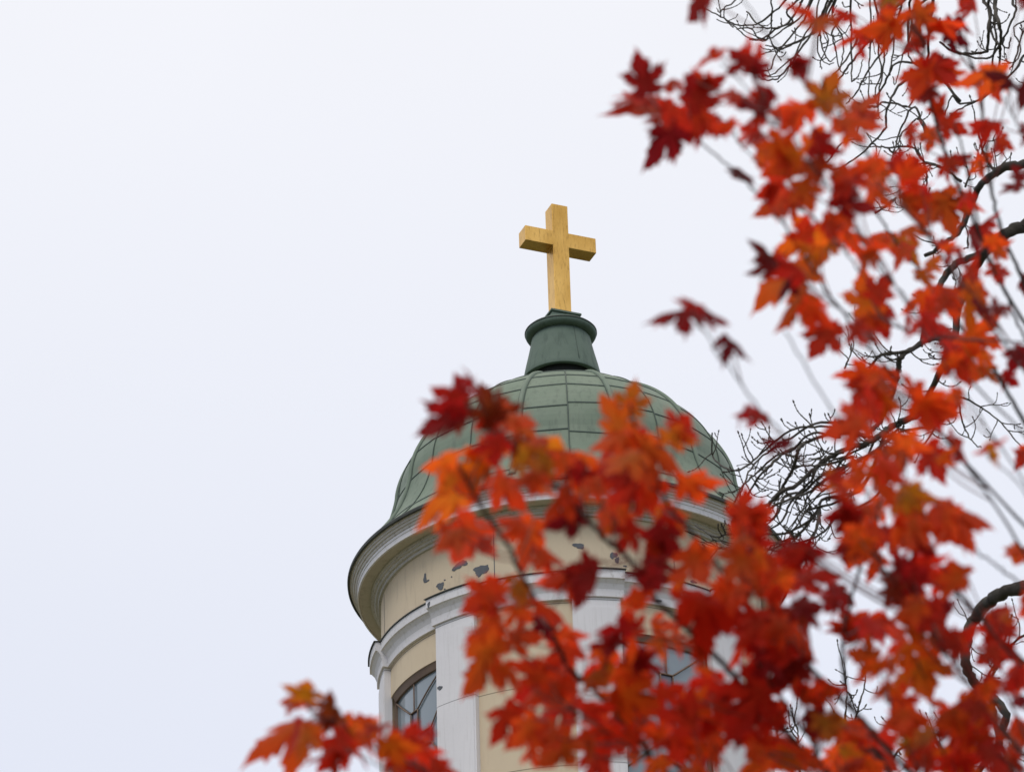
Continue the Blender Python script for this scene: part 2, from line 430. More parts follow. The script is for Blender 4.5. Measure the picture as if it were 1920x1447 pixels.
# windows: flat head, leaded tracery with a Greek cross and a roundel
RG = RW - .085
def cyl(az, z, r): return Vector((r * math.sin(R_(az)), -r * math.cos(R_(az)), z))
def bar(mb, a0, z0, a1, z1, r=RG + .012, w=.015, k=8):
    pts = [cyl(a0 + (a1 - a0) * i / k, z0 + (z1 - z0) * i / k, r) for i in range(k + 1)]
    mb.tube(pts, [w] * (k + 1), 4)
for c, h in [((PIL[k] + NEXT[k]) / 2, (NEXT[k] - PIL[k]) / 2 - PW + .4) for k in (0, 2, 4, 6)]:
    f = MB()
    for a in (c - h + .7, c + h - .7):
        f.lathe([(RG - .03, SILL), (RG + .03, SILL), (RG + .03, HEAD - .003), (RG - .03, HEAD - .003)], a - .7, a + .7, 2, closed=True)
    f.lathe([(RG - .03, HEAD - .10), (RG + .03, HEAD - .10), (RG + .06, HEAD - .03), (RG + .075, HEAD - .004), (RG - .03, HEAD - .004)], c - h + 1.4, c + h - 1.4, 20, closed=True)
    fr = f.build("window", M_FRAME, tower)
    gl = MB(); gl.lathe([(RG - .01, SILL), (RG - .01, HEAD - .05)], c - h + .3, c + h - .3, 24, smooth=True); gl.build("glass", M_GLASS, fr)
    t = MB()
    zt_ = HEAD - .56           # top of the upper arm
    ax, ay, ln = 2.15, .115, 7.0
    zm = zt_ - .42             # top edge of the side arms
    zl = zm - .23
    zd = zl - .42
    bar(t, c, HEAD - .1, c, zt_)
    bar(t, c - h + 1, HEAD - .1, c - ax, zt_); bar(t, c + h - 1, HEAD - .1, c + ax, zt_)
    bar(t, c - ax, zt_, c + ax, zt_)
    for s_ in (-1, 1):
        bar(t, c + s_ * ax, zt_, c + s_ * ax, zm); bar(t, c + s_ * ax, zm, c + s_ * (ax + ln), zm)
        bar(t, c + s_ * (ax + ln), zm, c + s_ * (ax + ln), zl); bar(t, c + s_ * (ax + ln), zl, c + s_ * ax, zl)
        bar(t, c + s_ * ax, zl, c + s_ * ax, zd)
        bar(t, c + s_ * (ax + ln), zm, c + s_ * (h - 1), zm + .42); bar(t, c + s_ * (ax + ln), zl, c + s_ * (h - 1), zl - .42)
        bar(t, c + s_ * ax, zd, c + s_ * (h - 1), zd - .5)
    bar(t, c - ax, zd, c + ax, zd)
    zr = zd - .62
    for i in range(20):
        q0, q1 = 2 * math.pi * i / 20, 2 * math.pi * (i + 1) / 20
        bar(t, c + 6.2 * math.cos(q0), zr + .31 * math.sin(q0), c + 6.2 * math.cos(q1), zr + .31 * math.sin(q1), k=2, w=.018)
    for i in range(8):
        q0, q1 = 2 * math.pi * (i + .5) / 8, 2 * math.pi * (i + 1.5) / 8
        bar(t, c + 7.9 * math.cos(q0), zr + .40 * math.sin(q0), c + 7.9 * math.cos(q1), zr + .40 * math.sin(q1), k=2, w=.018)
    t.build("tracery", M_FRAME, fr)
    pg = MB()
    pg.lathe([(RG - .004, zd), (RG - .004, zt_)], c - ax, c + ax, 4)
    for s_ in (-1, 1):
        pg.lathe([(RG - .004, zl), (RG - .004, zm)], *sorted((c + s_ * ax, c + s_ * (ax + ln))), 6)
    pg.build("tinted_pane", M_PGLASS, fr)

# bare spots where the paint has come off (photo column, row, half width, half height, surface radius)
rp = random.Random(5)
def patch(px, py, w, h, rad, parent, seed):
    rr = random.Random(seed)
    a0, z0 = hit(px, py, rad)
    k = 18; ring = []
    ph = rr.random() * 6
    for i in range(k):
        t = 2 * math.pi * i / k
        q = 1 + .20 * math.sin(2 * t + ph) + .16 * math.sin(3 * t + ph * 2) + rr.uniform(-.14, .14)
        ring.append((a0 + math.degrees(w * .0084 / rad) * q * math.cos(t) / max(.3, math.cos(R_(a0))), z0 + h * .0094 * q * math.sin(t)))
    mb = MB()
    mb.add([cyl(a, z, rad + .006) for a, z in ring] + [cyl(a, z, rad - .01) for a, z in ring],
           [tuple(range(k))] + [(i, i + k, (i + 1) % k + k, (i + 1) % k) for i in range(k)], smooth=False)
    mb.build("bare_patch", M_PATCH, parent)
for i, (px, py, w, h, rad) in enumerate([(797, 1084, 3, 7, RF), (801, 1089, 3, 2, RF), (827, 1099, 6, 5, RF), (823, 1096, 4, 3, RF), (834, 1104, 1.3, 1.2, RF), (834, 1087, 1.5, 1.2, RF), (847, 1081, 1.2, 1, RF),
        (866, 1056, 9, 6, RF), (856, 1064, 7, 5, RF), (904, 1067, 13, 8, RF), (898, 1075, 6, 5, RF), (1085, 1023, 9, 5, RF), (1010, 1061, 2.6, 3, RF), (1018, 1058, 2, 2, RF),
        (1150, 1041, 6, 6, RF), (1157, 1050, 4, 5, RF), (1172, 1061, 3, 1.5, RF), (961, 1011, 2, 4, RF), (1300, 1090, 5, 3, RF)]):
    patch(px, py, w, h, rad, frieze, i)
patch(804, 1133, 2.2, 5, RW + .246, band, 31); patch(1235, 1126, 5, 2.4, RW + .056, band, 32)
patch(825, 1289, 4.5, 3, RW + .113, tower, 33)

# ------------------------------------------------------------------ bare tree (behind the maple, in front of the tower)
bare = empty("bare_tree", (0, 0, 0))
DB_ = 28.0
# px polylines root -> tip: (thickness at root, thickness at tip, child twigs, depth offset, points)
BR = [
 (24, 7, 9, 0, "2060,290 1985,300 1920,309 1880,316 1848,338 1830,362 1802,430 1770,455 1735,480"),
 (30, 9, 8, .2, "2080,360 1990,390 1920,423 1883,441 1850,470 1822,512 1803,560 1785,640 1764,690 1740,740 1712,781"),
 (15, 9, 6, .2, "1848,472 1800,492 1776,512 1752,556 1742,580 1733,606 1727,650"),
 (12, 8, 12, .0, "1792,640 1764,634 1737,638 1705,657 1687,672 1684,694 1672,740 1650,790 1620,820"),
 (7, 4, 8, .0, "1705,659 1657,664 1640,676 1628,695 1622,712"),
 (14, 6, 18, .0, "1722,772 1712,781 1685,794 1662,806 1640,824 1602,836 1570,850 1535,872 1502,901 1465,924 1440,944 1406,961 1372,980"),
 (9, 3.6, 14, .3, "1640,822 1600,812 1552,816 1507,831 1467,851 1440,876 1415,905 1400,935 1390,952"),
 (8, 4, 10, .1, "1507,831 1495,846 1490,869 1472,906 1462,921 1436,948 1405,966 1384,982"),
 (5, 2.6, 11, -.3, "1560,800 1534,800 1492,803 1459,822 1424,853 1395,877 1375,882 1346,868 1335,848 1335,811"),
 (8, 3, 14, .2, "1662,806 1640,870 1610,920 1547,934 1535,954 1520,975 1470,1000 1420,1002 1395,1003 1366,1001 1340,1006 1303,984"),
 (6, 2.4, 12, .4, "1535,954 1500,1000 1455,1025 1420,1032 1384,1034 1344,1026 1304,1012"),
 (6, 3, 10, .1, "1600,856 1550,871 1515,872 1504,872"),
 (5, 2.4, 9, -.1, "1640,824 1620,870 1590,905 1550,915 1520,945 1490,990 1478,1010"),
 (5, 2.2, 8, -.2, "1535,954 1530,990 1515,1020 1511,1050 1518,1068"),
 (4.5, 2.4, 8, .1, "1602,836 1580,862 1560,890 1540,905 1510,940 1500,985"),
 (4, 2, 5, 0, "1795,741 1805,790 1815,815 1828,833 1840,838"),
 (4, 2, 5, .1, "1795,740 1830,758 1870,786 1900,820 1925,850"),
 (5, 3, 6, .3, "1728,780 1756,790 1750,808 1735,830 1700,855"),
 (30, 11, 10, .5, "2090,1060 1990,1085 1920,1102 1886,1108 1851,1132 1822,1165 1812,1200 1812,1244 1822,1275 1850,1297 1885,1340 1868,1400 1835,1445 1800,1490"),
 (12, 7, 8, .4, "1845,1295 1862,1320 1866,1360 1880,1400 1900,1450"),
 (10, 4, 10, .6, "1800,1480 1760,1395 1730,1378 1690,1402 1668,1430"),
 (7, 4, 6, .2, "1840,1292 1860,1255 1876,1228 1920,1190 1960,1170"),
 (6, 3.6, 6, .2, "1845,1295 1862,1262 1874,1225 1900,1150"),
 (4.6, 2.4, 7, 0, "1600,1370 1608,1330 1620,1290 1624,1255"),
 (4.6, 2.4, 7, 0, "1583,1380 1586,1330 1587,1290 1584,1262"),
 (4.6, 2.4, 7, 0, "1480,1430 1466,1395 1458,1375 1448,1352"),
 (5, 2.4, 7, 0, "1500,1450 1494,1400 1497,1375 1487,1345"),
 (8, 3, 9, -.4, "1760,-120 1752,-40 1748,20 1742,55 1740,100 1730,160 1705,200"),
 (8, 3, 14, -.3, "1740,-110 1720,-30 1680,15 1650,50 1635,72 1600,112 1580,140 1560,165"),
 (7, 2.4, 13, .2, "1650,-120 1600,-60 1560,0 1530,50 1512,77 1482,120 1462,145 1440,150 1422,146"),
 (6, 3, 10, .0, "1600,-110 1545,-40 1506,0 1498,15 1480,41 1451,54 1422,46 1400,22"),
 (5, 2.4, 9, .2, "1570,-100 1500,-30 1466,9 1434,36 1405,49 1373,44 1347,29 1318,13"),
 (4.5, 2.4, 7, .1, "1480,-90 1450,-30 1447,6 1445,55 1434,77 1405,74"),
 (4.5, 2.4, 8, -.2, "1610,-90 1570,-10 1545,40 1520,64 1500,78 1463,91 1435,84"),
 (4, 2, 6, -.2, "1410,-60 1380,0 1362,12 1350,24 1344,16"),
 (5, 2.2, 9, .1, "1580,-80 1556,-10 1540,30 1538,70 1545,100 1556,115 1568,108"),
 (5, 2.2, 8, .3, "1560,-90 1572,-20 1560,30 1580,72 1579,112 1574,130"),
 (5, 2.2, 8, .3, "1600,-90 1594,-20 1596,60 1597,120 1597,152 1610,140 1618,112"),
 (5, 2.2, 9, -.1, "1660,-70 1640,0 1655,67 1657,125 1650,165 1645,200 1630,198 1602,191"),
 (5, 2.2, 8, .0, "1690,-60 1690,0 1678,60 1675,90 1668,140 1655,136"),
 (5, 2.4, 7, .1, "1720,-50 1705,20 1702,80 1706,110 1730,130 1740,140"),
 (6, 3, 9, .2, "1800,190 1745,130 1702,147 1676,175 1662,212 1660,240 1635,270 1600,300 1565,318 1545,308"),
 (5, 2.6, 8, .0, "1762,312 1735,305 1710,277 1660,277 1640,272 1625,250"),
 (6, 3, 7, -.2, "1802,340 1760,312 1732,305 1704,318 1695,330"),
 (5, 2.6, 8, .1, "1735,250 1715,200 1692,236 1680,270 1672,300"),
 (4.5, 2.4, 7, .2, "1700,200 1660,192 1640,200 1618,196 1600,190"),
 (5, 2.4, 6, .1, "1732,306 1738,330 1735,350 1710,345 1690,340"),
 (9, 4, 9, .1, "1880,-80 1845,-10 1856,20 1853,60 1852,90 1840,100 1790,99 1762,80"),
 (10, 4, 9, -.1, "1890,-90 1868,-10 1867,25 1875,50 1876,80 1875,110 1868,160"),
 (6, 3, 7, .1, "1940,-60 1900,0 1905,20 1890,55 1880,80 1889,92 1896,72"),
 (5, 2.6, 8, .2, "1960,20 1920,60 1908,95 1900,120 1894,130"),
 (6, 3, 7, .1, "1960,90 1920,105 1905,130 1850,180 1810,200 1780,215"),
 (5, 3, 6, -.1, "1860,160 1840,185 1800,195 1785,180 1772,215"),
 (6, 3, 8, .0, "1870,330 1845,290 1835,250 1830,235"),
 (4.5, 2.6, 6, .0, "1810,350 1825,310 1840,288 1855,245"),
 (4.5, 2.2, 5, .1, "1640,400 1665,385 1680,372 1655,390 1652,394"),
 (5, 3, 6, .2, "1760,370 1735,385 1715,395"),
 (3.6, 2, 6, .0, "1584,690 1592,670 1600,650 1599,634"),
]
rb = random.Random(11)
def grow(mb, p, d, ln, r0, depth=0):
    """one curved twig: droops away from its parent and turns up towards the tip, with buds"""
    k = 7; pts = [p]; q = p.copy(); d = d.normalized()
    curl = rb.uniform(.10, .42)
    for i in range(k):
        d = (d + Vector((0, 0, 1)) * curl * (i / k) * 1.2 + Vector((rb.gauss(0, .14), rb.gauss(0, .14), rb.gauss(0, .12)))).normalized()
        q = q + d * (ln / k); pts.append(q.copy())
    rad = [r0 * (1 - .45 * i / k) for i in range(k + 1)]
    sp = spline(pts, 3); rr_ = [rad[min(k, i // 3)] for i in range(len(sp))]
    mb.tube(sp, rr_, 5)
    for i in range(3, len(sp), 4):           # nodes
        mb.tube([sp[i] - d * r0 * 1.0, sp[i], sp[i] + d * r0 * 1.0], [r0 * .5, r0 * 1.35, r0 * .5], 5)
    t = sp[-1]; mb.tube([t - d * r0, t, t + d * r0 * 2.2, t + d * r0 * 3.6], [r0 * .6, r0 * 1.35, r0 * 1.0, r0 * .2], 5)
    if depth < 1:
        for i in range(rb.choice((0, 1, 1, 2))):
            j = rb.randrange(5, len(sp) - 3)
            dd = (sp[j + 1] - sp[j]).normalized()
            sd = dd.cross(Vector((rb.gauss(0, 1), rb.gauss(0, 1), rb.gauss(0, 1)))).normalized()
            grow(mb, sp[j], dd * .6 + sd * .9, ln * rb.uniform(.3, .55), r0 * .8, depth + 1)
PXM = DB_ / F                  # metres per photo pixel at the bare tree
twigs = []
rj = random.Random(17)
for k in (5, 6, 7, 9, 11, 12, 13, 14, 28, 29, 30, 31, 33, 35, 36, 38, 39, 41, 44, 47, 48, 50):
    t0, t1, nch, dd, s = BR[k]
    pp = [tuple(map(float, a.split(","))) for a in s.split()]
    for rpt in range(2 if k in (5, 6, 9, 11, 28, 29, 35, 38) else 1):
        ox, oy = rj.uniform(-34, 34), rj.uniform(-22, 30)
        BR.append((min(t0, 7) * .75, t1 * .9, max(3, nch // 2), dd + rj.uniform(-.6, .6),
                   " ".join("%.0f,%.0f" % (x + ox + rj.gauss(0, 7), y + oy + rj.gauss(0, 7)) for x, y in pp[(0 if len(pp) < 6 else 1):])))
for t0, t1, nch, dd, s in BR:
    pp = [tuple(map(float, a.split(","))) for a in s.split()]
    ctrl = [P(x, y, DB_ + dd * min(1, i / 2) + .25 * math.sin(i * 1.7 + x * .01)) for i, (x, y) in enumerate(pp)]
    sp = spline(ctrl, 5); m = len(sp)
    # small knees so that no limb is a clean curve
    sp = [sp[0]] + [p + Vector((rb.gauss(0, 1), rb.gauss(0, 1), rb.gauss(0, 1))) * PXM * min(1.6, .5 + t0 * .05) for p in sp[1:]]
    rad = [PXM * .5 * (t0 + (t1 - t0) * (i / (m - 1)) ** .8) * rb.uniform(.9, 1.12) for i in range(m)]
    mb = MB(); mb.tube(sp, rad, 8 if t0 > 9 else 6)
    br = mb.build("branch", M_BARK, bare)
    for c in range(nch if pp[0][1] > 250 else (nch + 2) // 4):
        tw = MB()
        f = rb.uniform(.12, .98)
        i = min(m - 2, int(f * (m - 1)))
        p = sp[i]; tn = (sp[i + 1] - sp[i]).normalized()
        side = tn.cross(Vector((rb.gauss(0, 1), rb.gauss(0, 1), rb.gauss(0, 1)))).normalized()
        dr = tn * rb.uniform(.3, .9) + side * .9 + Vector((0, 0, rb.uniform(-.5, .45)))
        r0 = PXM * .5 * min(t1 + .4, rb.uniform(2.2, 3.2))
        ln = PXM * rb.uniform(22, 75)
        grow(tw, p, dr, ln, r0)
        q = (p - CAM); u_ = q.dot(CR) / q.dot(CF) * F + 960; v_ = 723.5 - q.dot(CU) / q.dot(CF) * F
        twigs.append((ln if 0 < u_ < 1920 and 0 < v_ < 1447 else 0, len(twigs), tw, br))
twigs.sort(reverse=True)
rest = MB()
for k, (ln, _i, tw, br) in enumerate(twigs):
    if k < 100: tw.build("twig", M_BARK, br)
    else: rest.add(tw.v, tw.f)
tag(rest.build("fine_twigs", M_BARK, bare), kind="stuff")
TB = P(2330, 1500, DB_ + 2.0)
tk = MB()
tops = [Vector((TB.x + .1, TB.y + .2, 0.0)), Vector((TB.x + .05, TB.y + .1, 2.0)), Vector((TB.x, TB.y, TB.z * .55)), TB, P(2200, 900, DB_ + 1.0), P(2130, 300, DB_ + .4), P(1980, -150, DB_)]
sp = spline(tops, 6)
tk.tube(sp, [.34 - .26 * i / (len(sp) - 1) for i in range(len(sp))], 12)
tk.build("trunk", M_BARK, bare)
for a_, b_, t0, t1 in (((2130, 300), (2060, 290), 30, 24), ((2150, 420), (2080, 360), 32, 30), ((2230, 1010), (2090, 1060), 40, 36), ((2040, 20), (1890, -90), 22, 10), ((1980, -150), (1760, -120), 18, 9), ((1890, -110), (1650, -120), 14, 8), ((2000, -60), (1940, -60), 12, 6), ((1760, -120), (1600, -115), 10, 8), ((1600, -115), (1480, -92), 8, 6), ((1480, -92), (1410, -60), 6, 4)):
    mb = MB(); s_ = spline([P(*a_, DB_ + .5), P((a_[0] + b_[0]) / 2, (a_[1] + b_[1]) / 2 - 20, DB_ + .3), P(*b_, DB_)], 5)
    mb.tube(s_, [PXM * .5 * (t0 + (t1 - t0) * i / (len(s_) - 1)) for i in range(len(s_))], 8); mb.build("branch", M_BARK, bare)
tag(bare, "leafless tree with dark curving limbs and twigs beside the dome", "tree")

# ------------------------------------------------------------------ maple (close to the camera)
maple = empty("maple_tree", (0, 0, 0))
tag(maple, "red and orange autumn maple reaching across in front of the church tower", "tree")
# stems tip -> root: depth at tip, depth at root, thickness px tip/root, points
ST = [
 (7.2, 7.4, 6, 11, "1700,30 1732,80 1732,120 1742,180 1755,230 1775,290 1798,352 1822,405 1870,520 1960,660 2060,760"),
 (6.6, 7.0, 6, 13, "1640,395 1665,430 1692,470 1722,503 1747,537 1763,566 1802,612 1840,662 1878,714 1925,800 1990,930 2080,1080"),
 (7.4, 7.5, 7, 11, "1800,60 1835,160 1850,290 1862,370 1875,420 1890,460 1915,520 1975,640 2060,760"),
 (7.0, 7.2, 5, 8, "1790,230 1810,300 1830,400 1855,487 1881,540 1900,590 1925,640 1990,780 2060,860"),
 (5.4, 6.0, 4, 7, "1560,400 1610,470 1650,510 1690,548 1730,600 1790,680 1850,745 1930,830 2080,1080"),
 (5.2, 5.8, 4, 8, "1450,470 1522,540 1570,575 1615,607 1652,655 1710,730 1770,820 1860,940 1960,1100 2090,1300"),
 (4.7, 5.6, 4, 8, "1300,585 1345,660 1415,755 1480,830 1560,935 1640,1040 1740,1180 1860,1340 1990,1500 2150,1700"),
 (4.9, 5.6, 4, 8, "1475,620 1535,728 1600,820 1680,895 1700,960 1750,1040 1830,1150 1960,1300 2110,1500"),
 (5.0, 5.6, 3, 7, "1850,850 1866,862 1920,920 1990,1000 2090,1120"),
 (5.2, 5.7, 4, 8, "1690,930 1750,975 1812,1020 1865,1058 1905,1088 1990,1160 2090,1300"),
 (4.8, 5.5, 9, 17, "905,800 945,822 968,838 1003,876 1045,915 1100,974 1135,1009 1172,1040 1210,1084 1225,1118 1262,1154 1303,1193 1336,1226 1400,1290 1470,1365 1540,1440 1680,1560 1900,1740 2250,1900"),
 (4.9, 5.5, 8, 16, "850,855 873,896 895,937 918,968 952,1026 971,1062 986,1092 1003,1122 1022,1153 1067,1250 1112,1290 1150,1330 1192,1378 1250,1450 1400,1580 1700,1780 2250,1950"),
 (5.0, 5.5, 7, 15, "1180,760 1195,820 1230,900 1262,960 1300,1000 1366,1086 1393,1136 1455,1178 1505,1235 1550,1280 1600,1330 1680,1420 1800,1540 1990,1700 2250,1880"),
 (5.8, 6.1, 7, 12, "1655,890 1645,960 1625,1030 1606,1085 1588,1160 1580,1212 1590,1300 1650,1420 1760,1560 2000,1720 2200,1800"),
 (5.2, 5.7, 8, 17, "1420,1240 1445,1280 1470,1318 1495,1358 1522,1388 1542,1436 1600,1520 1720,1640 1950,1780 2220,1860"),
 (5.8, 6.1, 8, 16, "1770,1080 1812,1130 1862,1178 1890,1210 1925,1245 2000,1330 2110,1480"),
 (5.4, 5.8, 4, 9, "1715,1230 1740,1290 1752,1350 1762,1395 1790,1450 1860,1540 2000,1660 2160,1720"),
 (5.5, 6.2, 4, 9, "1215,190 1260,215 1290,241 1316,268 1377,320 1420,362 1470,420 1500,470 1560,560 1640,660 1740,780 1860,920 1990,1060 2080,1180"),
 (5.6, 6.2, 3, 5, "1345,235 1377,256 1428,312 1490,380 1560,440 1620,520 1700,620"),
 (5.2, 5.8, 3, 5, "1352,116 1420,185 1478,252 1530,320 1600,420 1680,540 1770,680 1870,830 1990,1000 2080,1120"),
 (5.2, 5.9, 3.4, 5, "1370,-35 1440,64 1482,121 1522,175 1580,240 1640,310 1720,420 1830,560 1940,700 2060,860"),
 (6.0, 6.5, 4, 7, "1560,180 1590,240 1640,300 1690,360 1740,440 1790,520 1840,590 1910,680 1990,800 2070,930"),
 (4.9, 5.6, 4, 9, "572,1312 585,1336 612,1346 641,1356 684,1387 718,1410 764,1428 820,1460 950,1540 1200,1700 1600,1880 2250,2000"),
 (4.9, 5.3, 3, 6, "640,1390 660,1404 725,1443 820,1500 950,1560 1200,1705"),
 (5.7, 6.2, 4, 8, "1860,1320 1880,1345 1930,1380 2010,1440 2120,1520"),
 (6.4, 6.7, 3, 6, "1880,180 1900,220 1930,270 1980,360 2040,480"),
 (5.2, 5.6, 3, 7, "1640,1250 1670,1320 1690,1370 1720,1440 1800,1560 1980,1700"),
 (4.9, 5.3, 3, 7, "1000,1290 1080,1330 1150,1380 1230,1430 1330,1500 1500,1640"),
]
